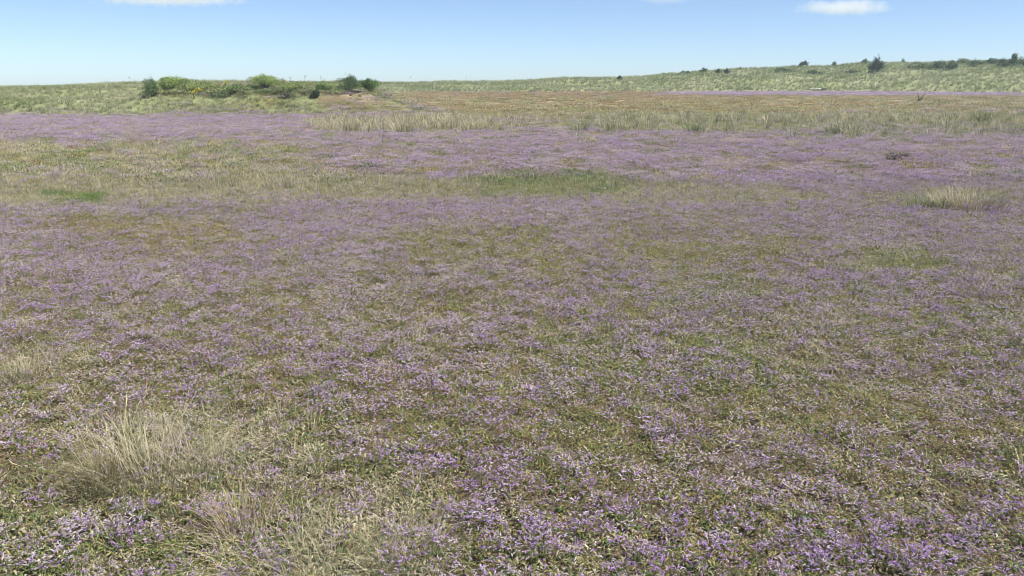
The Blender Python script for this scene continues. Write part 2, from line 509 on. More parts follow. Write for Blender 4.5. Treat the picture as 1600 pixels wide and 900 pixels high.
def flower_spray(b, h, rad_, n_br, n_sp, sl, sw, tone, org=(0, 0, 0)):
    """a flat-topped branching flower head on its stem"""
    org = np.asarray(org, float)
    lean = np.array([U(-.25, .25), U(-.25, .25), 0]) * h
    fork = org + lean * .5 + np.array([0, 0, h * U(.4, .55)])
    stem = (.16, .15, .08)
    b.strip([org, fork], unit((U(-1, 1), U(-1, 1), 0)), [sw * .35, sw * .3], stem, stem)
    a0 = U(0, 6.28)
    for k in range(n_br):
        a = a0 + 6.28 * k / n_br + U(-.4, .4)
        r = rad_ * U(.35, 1)
        end = org + lean + np.array([math.cos(a) * r, math.sin(a) * r, h * U(.78, 1.08)])
        b.strip([fork, end], unit((U(-1, 1), U(-1, 1), .1)), [sw * .3, sw * .22], stem, stem)
        for j in range(n_sp):
            u = U(.62, 1.0)
            p = fork * (1 - u) + end * u
            q = a + U(-1.5, 1.5)
            d = (math.cos(q), math.sin(q), U(.0, .75))
            z = random.random()
            c = pick(PURPLES) if z < tone else pick(PALES) if z < tone + (1 - tone) * .8 else pick(DRIES)
            spike(b, p, d, sl * U(.75, 1.25), sw * U(.8, 1.2), c)

def leaf(b, p, a, ln, w, lift, col):
    d = np.array([math.cos(a), math.sin(a), 0])
    side = np.array([-math.sin(a), math.cos(a), 0])
    P = [p + d * ln * u + np.array([0, 0, lift * math.sin(u * 2.2) * ln]) for u in (0, .35, .7, 1)]
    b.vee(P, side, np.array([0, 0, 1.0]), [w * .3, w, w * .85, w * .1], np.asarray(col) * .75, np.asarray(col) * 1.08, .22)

def rosette(n, ln, pal):
    b = MB()
    for k in range(n):
        leaf(b, np.array([U(-.01, .01), U(-.01, .01), .004]), 6.28 * k / n + U(-.3, .3), ln * U(.7, 1.2), ln * U(.2, .3), U(.3, .95), pick(pal))
    return b

def low_cover(n, rad_, h, ls, pal, w=.3, lift=1.2):
    """a small cushion of short leaves and twigs"""
    b = MB()
    for k in range(n):
        a, r = U(0, 6.28), rad_ * math.sqrt(random.random())
        p = np.array([math.cos(a) * r, math.sin(a) * r, h * (1 - (r / rad_) ** 2) * U(.2, 1)])
        q = U(0, 6.28)
        leaf(b, p, q, ls * U(.7, 1.4), ls * w * U(.7, 1.3), U(-.1, lift), pick(pal))
    return b

def grass_tuft(n, h, spread, w, pal, rootr=.03, seg=4, droop=.5, seeds=0.0):
    b = MB()
    for k in range(n):
        a = U(0, 6.28)
        r = rootr * math.sqrt(random.random())
        p0 = np.array([math.cos(a) * r, math.sin(a) * r, 0])
        a2 = a + U(-.8, .8)
        hh, out = h * U(.45, 1.1), spread * U(.1, 1.0)
        d = np.array([math.cos(a2), math.sin(a2), 0])
        P = [p0 + d * out * (u ** 1.7) + np.array([0, 0, hh * (u - droop * .4 * u * u * u)]) for u in np.linspace(0, 1, seg)]
        c = np.asarray(pick(pal)) * U(.85, 1.12)
        ww = w * U(.7, 1.3)
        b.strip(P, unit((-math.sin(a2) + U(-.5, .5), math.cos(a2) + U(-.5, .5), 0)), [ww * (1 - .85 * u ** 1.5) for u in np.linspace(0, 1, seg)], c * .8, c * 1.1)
        if random.random() < seeds:
            e = P[-1]
            b.strip([e - d * .01, e + d * .02 + np.array([0, 0, hh * .10]), e + d * .03 + np.array([0, 0, hh * .18])], unit((U(-1, 1), U(-1, 1), 0)), [ww * .6, ww * 1.5, ww * .5], c * 1.05, c * 1.15)
    return b

# ------------------------------------------------------------------ scattering of uncountable cover
def scatter(name, label, pos, scale, idx, protos, tilt=.12):
    """one object of many small plants, all of them real geometry"""
    lib = bpy.data.collections.new(name + "_plants")
    for k, me in enumerate(protos):
        lib.objects.link(bpy.data.objects.new(f"{name}_plant_{k:02d}", me))
    me = bpy.data.meshes.new(name)
    n = len(pos)
    me.vertices.add(n)
    me.vertices.foreach_set("co", np.asarray(pos, np.float32).ravel())
    rot = np.stack([rng.normal(0, tilt, n), rng.normal(0, tilt, n), rng.uniform(0, 6.283, n)], -1).astype(np.float32)
    me.attributes.new("rot", 'FLOAT_VECTOR', 'POINT').data.foreach_set("vector", rot.ravel())
    me.attributes.new("scl", 'FLOAT', 'POINT').data.foreach_set("value", np.asarray(scale, np.float32))
    me.attributes.new("kind_of_plant", 'INT', 'POINT').data.foreach_set("value", np.asarray(idx, np.int32))
    o = put(name, me)
    g = bpy.data.node_groups.new(name + "_growth", 'GeometryNodeTree')
    g.interface.new_socket("Geometry", in_out='INPUT', socket_type='NodeSocketGeometry')
    g.interface.new_socket("Geometry", in_out='OUTPUT', socket_type='NodeSocketGeometry')
    N, L = g.nodes, g.links
    gi, go = N.new("NodeGroupInput"), N.new("NodeGroupOutput")
    ip = N.new("GeometryNodeInstanceOnPoints")
    ci = N.new("GeometryNodeCollectionInfo")
    ci.inputs["Collection"].default_value = lib
    ci.inputs["Separate Children"].default_value = True
    ci.inputs["Reset Children"].default_value = True
    def attr(nm, typ):
        k = N.new("GeometryNodeInputNamedAttribute"); k.data_type = typ; k.inputs["Name"].default_value = nm
        return [s for s in k.outputs if s.enabled and s.name == "Attribute"][0]
    er = N.new("FunctionNodeEulerToRotation")
    L.new(attr("rot", 'FLOAT_VECTOR'), er.inputs[0])
    L.new(gi.outputs[0], ip.inputs["Points"])
    L.new(ci.outputs[0], ip.inputs["Instance"])
    ip.inputs["Pick Instance"].default_value = True
    L.new(attr("kind_of_plant", 'INT'), ip.inputs["Instance Index"])
    L.new(er.outputs[0], ip.inputs["Rotation"])
    L.new(attr("scl", 'FLOAT'), ip.inputs["Scale"])
    L.new(ip.outputs[0], go.inputs[0])
    md = o.modifiers.new("growth", 'NODES'); md.node_group = g
    return tag(o, label, kind="stuff")

def seeds(y0, y1, per_m2, side=.70, extra=1.0):
    """random spots on the ground between two distances, evenly per square metre"""
    area = side * (y1 * y1 - y0 * y0) + 2 * extra * (y1 - y0)
    n = int(area * per_m2)
    y = np.sqrt(rng.uniform(y0 * y0, y1 * y1, int(n * 1.35)))
    x = rng.uniform(-1, 1, len(y)) * (side * y + extra)
    return x[:n], y[:n]

def sow(x, y, w):
    """keep each spot with chance w and set it on the ground"""
    k = rng.random(len(x)) < w
    x, y = x[k], y[k]
    return np.stack([x, y, land(x, y) - .004], -1)

# ------------------------------------------------------------------ sea lavender, near: 300 plants of their own
spray_me, pale_n = [], 5
for k in range(12):
    b = MB()
    tone = [.75, .6, .85, .5, .7, .8, .35, .25, .15, .4, .3, .9][k]
    flower_spray(b, U(.055, .10), U(.036, .062), random.randint(7, 9), 3, .0108, .0032, tone)
    spray_me.append(b.mesh("flower_spray", M_FLOWER))
ros_me = []
for k in range(6):
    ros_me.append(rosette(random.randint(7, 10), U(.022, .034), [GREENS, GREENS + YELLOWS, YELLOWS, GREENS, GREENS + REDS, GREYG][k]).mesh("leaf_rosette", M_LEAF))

lx, ly_ = seeds(1.9, 14.5, 340)
lc = cover(lx, ly_)
lav = sow(lx, ly_, np.clip(lc["flower"] * .95, 0, 1))
pxs = 800 + FPX * lav[:, 0] / (lav[:, 1] * CP + EYE * math.sin(PITCH))
dep = lav[:, 1] * CP + (EYE - .08) * math.sin(PITCH)
pys = 450 - FPX * ((.08 - EYE) * CP + lav[:, 1] * math.sin(PITCH)) / dep
seen = (pxs > 5) & (pxs < 1595) & (pys < 893)
order = np.argsort(np.where(seen, lav[:, 1], 1e9))
own = order[:300]
tone_n = fbm(lav[:, 0] / .5, lav[:, 1] / .5, 111)      # rich and faded flowers grow in patches

def zone_label(px, py, rich):
    for lim, place in ((230, "in the near left corner below the olive tussock"), (420, "below the tawny tussock"), (560, "among the sprawling bleached grass"),
                       (700, "around the grey green grass tuft"), (900, "in leafy turf at the bottom middle"), (1100, "right of the leafy bottom middle"),
                       (1300, "in the lavender of the lower right"), (1450, "near the right end of the bottom edge"), (2000, "in the near right corner")):
        if px < lim:
            break
    row = "close " if py > 840 else ""
    return ("bright purple " if rich else "faded pale ") + row + "sea lavender plant " + place, ("bright purple " if rich else "faded pale ") + row + "sea lavender " + place
for i in own:
    rich = tone_n[i] > .47
    z = zone_label(pxs[i], pys[i], rich)
    root = tag(base_of("sea_lavender", lav[i], U(0, 6.28), U(.9, 1.25)), z[0], "flower", z[1])
    for k in range(random.choice([1, 2, 2])):
        o = put("flower_spray", spray_me[pick([0, 1, 2, 4, 5, 11]) if rich else pick([3, 6, 7, 8, 9, 10])], (U(-.02, .02), U(-.02, .02), 0), U(0, 6.28), U(.85, 1.1), root)
        o.rotation_euler = (U(-.2, .2), U(-.2, .2), U(0, 6.28))
    put("leaf_rosette", pick(ros_me), (0, 0, 0), U(0, 6.28), U(.85, 1.2), root)

rest = np.ones(len(lav), bool); rest[own] = False
lav, tone_r = lav[rest], tone_n[rest]
idx = np.where(tone_r + rng.normal(0, .16, len(lav)) > .49, rng.choice([0, 1, 2, 4, 5, 11], len(lav)), rng.choice([3, 6, 7, 8, 9, 10], len(lav)))
pr = []
for k, me in enumerate(spray_me):
    pr.append(me)
scatter("sea_lavender_carpet", "carpet of small purple and faded sea lavender flowers across the marsh", lav, rng.uniform(.8, 1.3, len(lav)), idx, pr, .18)

# low leaves between the flowers
cov_me = []
for k, (pal, h, ls) in enumerate([(GREENS + YELLOWS[:2] + BROWNS[:1], .045, .024), (GREENS + YELLOWS + STRAWS[:1], .05, .026), (YELLOWS + BROWNS[:2], .035, .020), (YELLOWS + GREENS + BROWNS, .04, .022), (REDS + YELLOWS + BROWNS, .035, .018), (REDS + GREENS + YELLOWS, .035, .020),
                                  (STRAWS + GREYG, .03, .03), (DRIES + STRAWS, .03, .026), (VIVID, .04, .026), (VIVID + GREENS, .05, .026)]):
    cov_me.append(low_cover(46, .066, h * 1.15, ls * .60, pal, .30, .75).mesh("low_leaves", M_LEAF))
cxs, cys = seeds(1.9, 14.5, 560)
cc = cover(cxs, cys)
wsum = cc["green"] + cc["yellow"] + cc["orange"] + cc["straw"]
pos = sow(cxs, cys, np.clip(.75 + wsum * .3, 0, 1) * (1 - .8 * np.clip(cc["bare"], 0, 1)))
cc = cover(pos[:, 0], pos[:, 1])
u = rng.random(len(pos)) * (cc["green"] + cc["yellow"] + cc["orange"] + cc["straw"] + .12)
g1 = cc["green"]; g2 = g1 + cc["yellow"]; g3 = g2 + cc["orange"]
r2 = rng.integers(0, 2, len(pos))
idx = np.where(u < g1, r2, np.where(u < g2, 2 + r2, np.where(u < g3, 4 + r2, 6 + r2)))
idx = np.where(rng.random(len(pos)) < .8 * sstep(1.1, 1.7, cc["green"]) * sstep(.38, .62, fbm(pos[:, 0] / .55, pos[:, 1] / .8, 131)), 8 + r2, idx)
scatter("low_leaf_cover", "low green and yellowish leaves growing between the lavender plants", pos, rng.uniform(.7, 1.35, len(pos)), idx, cov_me, .2)

# ------------------------------------------------------------------ farther lavender and leaf cover, as wider clumps
def clump(nsp, rad_, h, sl, sw, tone, nbr=4, nsp2=2):
    b = MB()
    for k in range(nsp):
        a, r = U(0, 6.28), rad_ * math.sqrt(random.random())
        flower_spray(b, h * U(.7, 1.2), rad_ * .35, nbr, nsp2, sl, sw, tone, (math.cos(a) * r, math.sin(a) * r, 0))
    return b.mesh("lavender_clump", M_FLOWER)
cl = [clump(9, .20, .10, .021, .0066, [.62, .5, .55, .25, .15, .35][k], 6, 2) for k in range(6)]
mx_, my_ = seeds(13.5, 47, 14)
mc = cover(mx_, my_)
pos = sow(mx_, my_, np.clip(mc["flower"] * 1.05, 0, 1))
tn = fbm(pos[:, 0] / 1.2, pos[:, 1] / 1.2, 115)
idx = np.where(tn + rng.normal(0, .06, len(pos)) > .46, rng.integers(0, 3, len(pos)), rng.integers(3, 6, len(pos)))
scatter("distant_lavender", "distant belt of purple sea lavender beyond the grass strip", pos, rng.uniform(.8, 1.3, len(pos)), idx, cl, .1)

cl2 = [clump(16, .5, .13, .055, .022, [.6, .5, .55, .35][k], 3, 2) for k in range(4)]
fx_, fy_ = seeds(45, 122, 2.2)
fc = cover(fx_, fy_)
ftt = np.clip(fx_ / fy_, RT[0], RT[-1])
not_dune = 1 - sstep(-4, 1, fy_ - np.interp(ftt, RT, BASE_D))
pos = sow(fx_, fy_, np.clip(fc["flower"] * 1.4 - .1, 0, 1) * not_dune)
scatter("far_lavender_strip", "thin purple strip of lavender below the far dune", pos, rng.uniform(.8, 1.3, len(pos)), rng.integers(0, 4, len(pos)), cl2, .05)

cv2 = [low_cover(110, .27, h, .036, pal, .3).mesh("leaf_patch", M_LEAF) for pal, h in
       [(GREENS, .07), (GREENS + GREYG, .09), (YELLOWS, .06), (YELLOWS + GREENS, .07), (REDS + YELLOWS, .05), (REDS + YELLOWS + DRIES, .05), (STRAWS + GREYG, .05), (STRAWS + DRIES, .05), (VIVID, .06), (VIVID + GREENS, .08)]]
qx, qy = seeds(13.5, 60, 11)
qc = cover(qx, qy)
ws = qc["green"] + qc["yellow"] + qc["orange"] + qc["straw"]
qtt = np.clip(qx / qy, RT[0], RT[-1])
nd = 1 - sstep(-3, 1, qy - np.interp(qtt, RT, BASE_D))
pos = sow(qx, qy, np.clip(ws * .75, 0, 1) * (1 - .85 * np.clip(qc["bare"], 0, 1)) * nd * (1 - .6 * sstep(45, 60, qy)))
qc = cover(pos[:, 0], pos[:, 1])
u = rng.random(len(pos)) * (qc["green"] + qc["yellow"] + qc["orange"] + qc["straw"])
g1 = qc["green"]; g2 = g1 + qc["yellow"]; g3 = g2 + qc["orange"]
r2 = rng.integers(0, 2, len(pos))
idx = np.where(u < g1, r2, np.where(u < g2, 2 + r2, np.where(u < g3, 4 + r2, 6 + r2)))
idx = np.where(rng.random(len(pos)) < .8 * sstep(1.1, 1.7, qc["green"]) * sstep(.38, .62, fbm(pos[:, 0] / .55, pos[:, 1] / .8, 131)), 8 + r2, idx)
scatter("distant_leaf_cover", "low green, yellow and reddish plants of the middle distance", pos, rng.uniform(.7, 1.3, len(pos)), idx, cv2, .1)

cv3 = [low_cover(150, .75, h, .085, pal, .4).mesh("turf_patch", M_LEAF) for pal, h in
       [(YELLOWS + BROWNS, .05), (YELLOWS + STRAWS[:2] + BROWNS, .05), (REDS + YELLOWS, .045), (REDS + DRIES, .045), (STRAWS + GREYG, .05), (GREENS + GREYG, .06)]]
qx, qy = seeds(50, 125, 1.6)
qc = cover(qx, qy)
ftt = np.clip(qx / qy, RT[0], RT[-1])
nd = 1 - sstep(-3, 2, qy - np.interp(ftt, RT, BASE_D))
pos = sow(qx, qy, .75 * nd * (1 - np.clip(qc["flower"] - .3, 0, 1)))
qc = cover(pos[:, 0], pos[:, 1])
u = rng.random(len(pos)) * (qc["yellow"] + qc["orange"] + qc["straw"] + qc["green"])
g1 = qc["yellow"]; g2 = g1 + qc["orange"]; g3 = g2 + qc["straw"]
r2 = rng.integers(0, 2, len(pos))
idx = np.where(u < g1, r2, np.where(u < g2, 2 + r2, np.where(u < g3, 4, 5)))
scatter("far_turf", "rusty and olive turf of the far flats below the dune", pos, rng.uniform(.6, 1.2, len(pos)), idx, cv3, .05)

# ------------------------------------------------------------------ grasses
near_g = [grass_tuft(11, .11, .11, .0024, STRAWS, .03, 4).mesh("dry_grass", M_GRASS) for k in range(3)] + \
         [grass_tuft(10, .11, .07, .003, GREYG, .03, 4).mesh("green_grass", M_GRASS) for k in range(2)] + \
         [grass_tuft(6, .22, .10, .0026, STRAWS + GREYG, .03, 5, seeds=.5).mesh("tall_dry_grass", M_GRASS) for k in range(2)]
gx, gy = seeds(1.9, 14.5, 110)
gc_ = cover(gx, gy)
wg = np.clip(gc_["straw"] * .95 + gc_["tall"] * .8 + gc_["green"] * .10 + .035, 0, 1)
pos = sow(gx, gy, wg)
gcx = cover(pos[:, 0], pos[:, 1])
u = rng.random(len(pos))
tall = rng.random(len(pos)) < np.clip(gcx["tall"] * .5 + .03, 0, .6)
strawp = gcx["straw"] / (gcx["straw"] + gcx["green"] * .7 + .05)
idx = np.where(tall, rng.integers(5, 7, len(pos)), np.where(u < strawp, rng.integers(0, 3, len(pos)), rng.integers(3, 5, len(pos))))
scatter("wispy_grass", "thin dry and green grass wisps among the flowers", pos, rng.uniform(.7, 1.3, len(pos)), idx, near_g, .2)

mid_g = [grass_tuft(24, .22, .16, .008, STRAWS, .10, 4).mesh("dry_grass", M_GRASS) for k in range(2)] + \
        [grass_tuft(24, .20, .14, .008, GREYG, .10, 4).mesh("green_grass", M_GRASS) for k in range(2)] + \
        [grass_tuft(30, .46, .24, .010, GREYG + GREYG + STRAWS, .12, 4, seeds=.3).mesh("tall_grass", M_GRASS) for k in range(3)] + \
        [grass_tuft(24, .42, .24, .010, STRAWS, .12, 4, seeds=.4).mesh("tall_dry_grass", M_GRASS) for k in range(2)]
gx, gy = seeds(12.5, 62, 9)
gx2, gy2 = seeds(12.5, 26, 12)
gx, gy = np.concatenate([gx, gx2]), np.concatenate([gy, gy2])
gc_ = cover(gx, gy)
gtt = np.clip(gx / gy, RT[0], RT[-1])
nd = 1 - sstep(-3, 1, gy - np.interp(gtt, RT, BASE_D))
tuft = sstep(.40, .62, fbm(gx / 1.6, gy / 1.6, 121))
wg = np.clip((gc_["straw"] * .45 + gc_["tall"] * .9 + gc_["green"] * .12) * (.15 + 1.2 * tuft), 0, 1) * nd * (1 - .92 * sstep(35, 46, gy))
pos = sow(gx, gy, wg)
gcx = cover(pos[:, 0], pos[:, 1])
strawp = gcx["straw"] / (gcx["straw"] + gcx["green"] + .02)
u = rng.random(len(pos))
tall = rng.random(len(pos)) < np.clip(gcx["tall"] * 1.0, 0, .85)
dry = u < strawp
idx = np.where(tall, np.where(dry, rng.integers(7, 9, len(pos)), rng.integers(4, 7, len(pos))), np.where(dry, rng.integers(0, 2, len(pos)), rng.integers(2, 4, len(pos))))
scatter("meadow_grass", "green and straw coloured grass belts crossing the marsh", pos, rng.uniform(.65, 1.25, len(pos)) * np.where(pos[:, 1] < 25, .55, 1.0), idx, mid_g, .1)

# dune grass
PALEG = [(.47, .45, .31), (.40, .40, .25), (.52, .50, .36)]
DUNEG = [(.29, .315, .155), (.34, .36, .20), (.24, .28, .125)]
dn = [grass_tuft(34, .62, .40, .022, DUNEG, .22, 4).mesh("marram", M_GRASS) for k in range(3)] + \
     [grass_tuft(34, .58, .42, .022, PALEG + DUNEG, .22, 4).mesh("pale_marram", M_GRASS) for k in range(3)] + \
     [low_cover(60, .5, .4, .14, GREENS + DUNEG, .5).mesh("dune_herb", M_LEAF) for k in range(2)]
dx, dy = seeds(43, 205, 2.8, .72)
dx2, dy2 = seeds(43, 78, 7.0, .72)
dx, dy = np.concatenate([dx, dx2]), np.concatenate([dy, dy2])
dtt = np.clip(dx / dy, RT[0], RT[-1])
db, dD = np.interp(dtt, RT, BASE_D), np.interp(dtt, RT, RIDGE_D)
db = db + 5 * (fbm(dx / 14, dy / 40, 32) - 0.5) * (db / 100)
w = sstep(-2, 3, dy - db) * (1 - sstep(8, 24, dy - dD)) * np.where(dy < 75, 1.0, .62)
mw = sstep(-25.5, -21.5, dx) * (1 - sstep(-9.5, -5.5, dx)) * sstep(44.3, 45.6, dy) * (1 - sstep(58, 62, dy))
scr = sstep(-11.9, -11.0, dx) * (1 - sstep(-6.6, -5.2, dx)) * sstep(45.2, 45.9, dy) * (1 - sstep(49.8, 51.2, dy + .10 * (dx + 13)))
w = np.maximum(w, mw) * (1 - scr)
pos = sow(dx, dy, w)
s_up = (pos[:, 1] - np.interp(pos[:, 0] / pos[:, 1], RT, BASE_D)) / 45
pn = fbm(pos[:, 0] / 5, pos[:, 1] / 5, 91) + rng.normal(0, .06, len(pos)) - .10 * sstep(.5, .8, s_up) * (pos[:, 0] > 8)
u = rng.random(len(pos))
idx = np.where(pn > .45, rng.integers(3, 6, len(pos)), np.where(u < .93, rng.integers(0, 3, len(pos)), rng.integers(6, 8, len(pos))))
nearer = np.where(pos[:, 1] < 80, .50, 1.0)
scatter("dune_grass", "green and pale marram grass covering the dunes and the bank", pos, rng.uniform(.6, 1.15, len(pos)) * nearer, idx, dn, .12)

# ------------------------------------------------------------------ grass tussocks one can pick out
def tussock(px, py, name, label, blades_n, h, spread, w, pal, rootr, seeds_=.2, seg=6, droop=.5, stalks=0, cat="grass tussock"):
    p = at(px, py)
    root = tag(base_of(name, p, U(0, 6)), label, cat)
    put("blades", grass_tuft(blades_n, h, spread, w, pal, rootr, seg, droop, 0).mesh("blades", M_GRASS), (0, 0, -.01), 0, 1, root)["kind"] = "stuff"
    if stalks:
        put("seed_stalks", grass_tuft(stalks, h * 1.25, spread * .8, w * .8, STRAWS, rootr, seg, .3, 1.0).mesh("seed_stalks", M_GRASS), (0, 0, -.01), 0, 1, root)["kind"] = "stuff"
    return root
tussock(238, 752, "grass_tussock", "big bleached straw tussock fanning out in the near left of the meadow", 360, .28, .34, .0025, STRAWS + STRAWS + [(.60, .55, .42)], .22, stalks=34, droop=.75)
tussock(372, 838, "grass_tussock", "tawny upright tussock with thin stalks, below and right of the big straw tussock", 200, .22, .17, .0022, [(.42, .33, .19), (.36, .29, .16), (.46, .39, .24)], .085, stalks=16)
tussock(150, 770, "grass_tussock", "olive brown tussock close beside the left foot of the big straw tussock", 260, .24, .17, .0026, [(.26, .23, .11), (.32, .27, .13), (.22, .22, .09)], .10, stalks=10)
tussock(312, 742, "grass_tussock", "loose straw wisps just right of the big straw tussock", 120, .22, .26, .0022, STRAWS, .2, stalks=10, droop=.8)
tussock(205, 705, "grass_tussock", "loose straw wisps at the back left of the big straw tussock", 120, .22, .28, .0022, STRAWS + GREYG[:1], .2, stalks=10, droop=.8)
tussock(432, 872, "grass_tussock", "straw wisps lying between the tawny tussock and the bottom edge", 160, .16, .28, .0022, STRAWS, .22, stalks=10, droop=.9)
tussock(575, 858, "grass_tussock", "thin bleached wisps between the sprawling grass and the grey green tuft", 150, .15, .28, .0021, STRAWS + GREYG[:1], .22, stalks=10, droop=.9)
tussock(44, 596, "grass_tussock", "pale wispy grass tuft at the left border above the orange stained turf", 150, .20, .22, .0024, STRAWS, .14, stalks=14)
tussock(505, 905, "grass_tussock", "low sprawling bleached grass at the bottom edge left of middle", 420, .15, .26, .0022, STRAWS + GREYG, .22, stalks=14, droop=.9)
tussock(640, 880, "grass_tussock", "fine grey green grass tuft at the bottom edge near the middle", 260, .15, .16, .0022, GREYG + STRAWS, .14, droop=.8)
tussock(1512, 330, "grass_tussock", "broad straw and olive grass clump in the middle distance, standing out of the right lavender", 420, .36, .30, .007, STRAWS * 2 + [(.30, .28, .12), (.40, .35, .18)], .42, stalks=20)
tussock(1452, 326, "grass_tussock", "smaller green grass clump just left of the broad straw clump", 200, .25, .22, .007, GREYG + GREENS, .3)
tussock(1402, 249, "grass_tussock", "dark humped grass tuft alone in the far lavender on the right", 260, .30, .32, .012, [(.20, .18, .10), (.15, .14, .075), (.26, .23, .14)], .25, droop=1.0)
tussock(1242, 236, "grass_tussock", "thin pale straw tuft in the far lavender", 60, .38, .22, .010, STRAWS, .14)
tussock(1540, 192, "grass_tussock", "dark green rush clump in the far grass belt on the right", 260, .75, .42, .018, [(.17, .21, .09), (.22, .25, .11)], .7)
for px, py, lab in [(545, 207, "pale straw clump at the left end of the far grass belt"), (630, 209, "pale grey green grass clump with a bent straw, left part of far belt"),
                    (735, 207, "pale grass clump before the orange flats"), (1085, 208, "tall green clump in the thickest part of the far grass belt"),
                    (905, 207, "small dark tufted clump on the far belt"), (1300, 211, "low dark rimmed clump where the far belt thins out")]:
    tussock(px, py, "grass_tussock", lab, 150, .5, .35, .013, (STRAWS + GREYG) if px < 800 else GREYG, .35)

# ------------------------------------------------------------------ bushes and shrubs
def bush(px, py, wpx, hpx, name, label, pal, leaf_s=.06, n=1600, lean=0.0, cat="bush", group=None, sink=.05, stems=5, open_=.0, dist=None):
    """a shrub rooted where the photograph shows its foot; wpx, hpx its size there"""
    p = at(px, py) if dist is None else np.array([*(np.array([t_of(px), 1.0]) * dist), 0.0])
    if dist is not None: p[2] = float(land(p[0], p[1]))
    k = p[1] / FPX * 1.03
    w, h = wpx * k, hpx * k
    root = tag(base_of(name, (p[0], p[1], p[2] - sink)), label, cat, group)
    tr = MB()
    lobes = []
    nl = random.randint(13, 18)
    for i in range(nl):
        a = 6.28 * i / nl * 2 + U(-.5, .5)
        r = w * .5 * U(.1, .80)
        top = 1 - .55 * (r / (w * .5)) ** 2
        lz = h * U(.30, .82) * top
        c = np.array([math.cos(a) * r + lean * lz, math.sin(a) * r * .8, lz])
        lobes.append((c, np.array([w * U(.09, .19), w * U(.09, .17), h * U(.14, .27)])))
    lobes.append((np.array([lean * h * .7, 0, h * .70]), np.array([w * .16, w * .16, h * .30])))
    shade = [U(.72, 1.22) for _ in lobes]
    for (c, r) in lobes[:stems + 1]:
        m_ = np.array([c[0] * .35 + U(-.05, .05) * w, c[1] * .35, c[2] * .5])
        tr.tube([(U(-.04, .04) * w, U(-.04, .04) * w, -.1), m_, c + np.array([0, 0, r[2] * .5])], [max(.012, w * .022), max(.009, w * .016), .005], (.1, .08, .06), 5)
    put("stems", tr.mesh("stems", M_BARK), (0, 0, 0), 0, 1, root)
    cr = MB()
    for i in range(n):
        li = random.randrange(len(lobes))
        c, r = lobes[li]
        d = unit(rng.normal(0, 1, 3))
        q = c + d * r * (U(.5, 1.15) if random.random() > max(open_, .18) else U(.2, 1.55))
        if q[2] < .04 * h: q[2] = U(.02, .15) * h
        ls = leaf_s * U(.6, 1.35)
        a = unit(rng.normal(0, 1, 3)); s_ = unit(np.cross(a, rng.normal(0, 1, 3)))
        col = np.asarray(pick(pal)) * U(.75, 1.25) * shade[li]
        cr.strip([q, q + a * ls * .5, q + a * ls], s_, [ls * .25, ls * .62, ls * .15], col, col)
    put("crown", cr.mesh("crown", M_BUSH), (0, 0, 0), 0, 1, root)
    return root
DARK = [(.045, .065, .035), (.06, .08, .045), (.035, .052, .03), (.075, .095, .05)]
MIDGREEN = [(.14, .20, .085), (.17, .235, .095), (.11, .165, .075), (.20, .26, .11)]
DKGREEN = [(.10, .15, .065), (.13, .185, .075), (.08, .125, .06), (.16, .21, .095)]
BRIGHT = [(.28, .38, .10), (.33, .42, .13), (.23, .33, .09), (.37, .43, .18)]
OLIVE = [(.27, .30, .13), (.33, .35, .17), (.22, .255, .10)]

# on the bank
bush(237, 149, 31, 28, "shrub", "dark green shrub at the left end of the bank beside a sandy gap", MIDGREEN, .06, 2550)
bush(268, 141, 75, 22, "shrub", "bright green rounded shrub on the bank top, right of the dark shrub", BRIGHT, .06, 4420)
bush(318, 140, 78, 13, "shrub", "pale olive low shrub on the bank top between the two bright ones", OLIVE + BRIGHT, .06, 3060)
bush(372, 145, 57, 15, "shrub", "green shrub with dark base right of the yellow flowers", BRIGHT + MIDGREEN, .06, 2890)
bush(414, 138, 60, 22, "shrub", "tallest yellow green shrub at the middle of the bank top", BRIGHT, .06, 3740)
bush(462, 141, 78, 14, "shrub", "yellow green shrub left of the dark tuft on the bank", BRIGHT + OLIVE, .06, 3740)
bush(425, 145, 65, 8, "shrub", "dark green low shrub under the tallest yellow green shrub", MIDGREEN, .06, 2040)
bush(508, 141, 57, 14, "shrub", "leafy green shrub just left of the dark glossy bush above the sand", BRIGHT + MIDGREEN, .06, 2890)
bush(493, 153, 18, 13, "shrub", "small round blackish shrub halfway down the bank left of the sand", DARK, .06, 1530)
bush(548, 144, 55, 26, "shrub", "dark bluish green bush rising above the bare sand", MIDGREEN + [(.07, .12, .07)], .06, 4080)
bush(576, 143, 49, 20, "shrub", "vivid green bush at the right end of the bank", [(.10, .18, .05), (.13, .22, .06), (.085, .15, .045)], .06, 3400)
bush(448, 153, 31, 11, "shrub", "grey green tufted shrub on the bank slope below the yellow green ones", [(.14, .155, .09), (.18, .19, .12)], .06, 1360)
bush(345, 151, 34, 7, "shrub", "small dark shrub low on the bank among yellow flowers", MIDGREEN, .06, 1190)
for i, (px, py, w_) in enumerate([(250, 143, 50), (290, 143, 60), (335, 144, 60), (385, 143, 60), (432, 142, 60), (480, 143, 60), (525, 144, 50), (556, 142, 40)]):
    bush(px, py + 2, w_, 9, "low_scrub", ["soft low scrub at the left end of the bank, between dark and bright shrubs", "soft low scrub before the bright green rounded shrub", "soft low scrub behind the yellow flowers",
         "soft low scrub left of the tallest yellow green shrub", "soft low scrub right of the tallest yellow green shrub", "soft low scrub above the small blackish shrub",
         "soft low scrub left of the dark bush above the sand", "soft low scrub at the right end of the bank"][i], OLIVE + DUNEG, .06, 1500, open_=.5, cat="scrub")
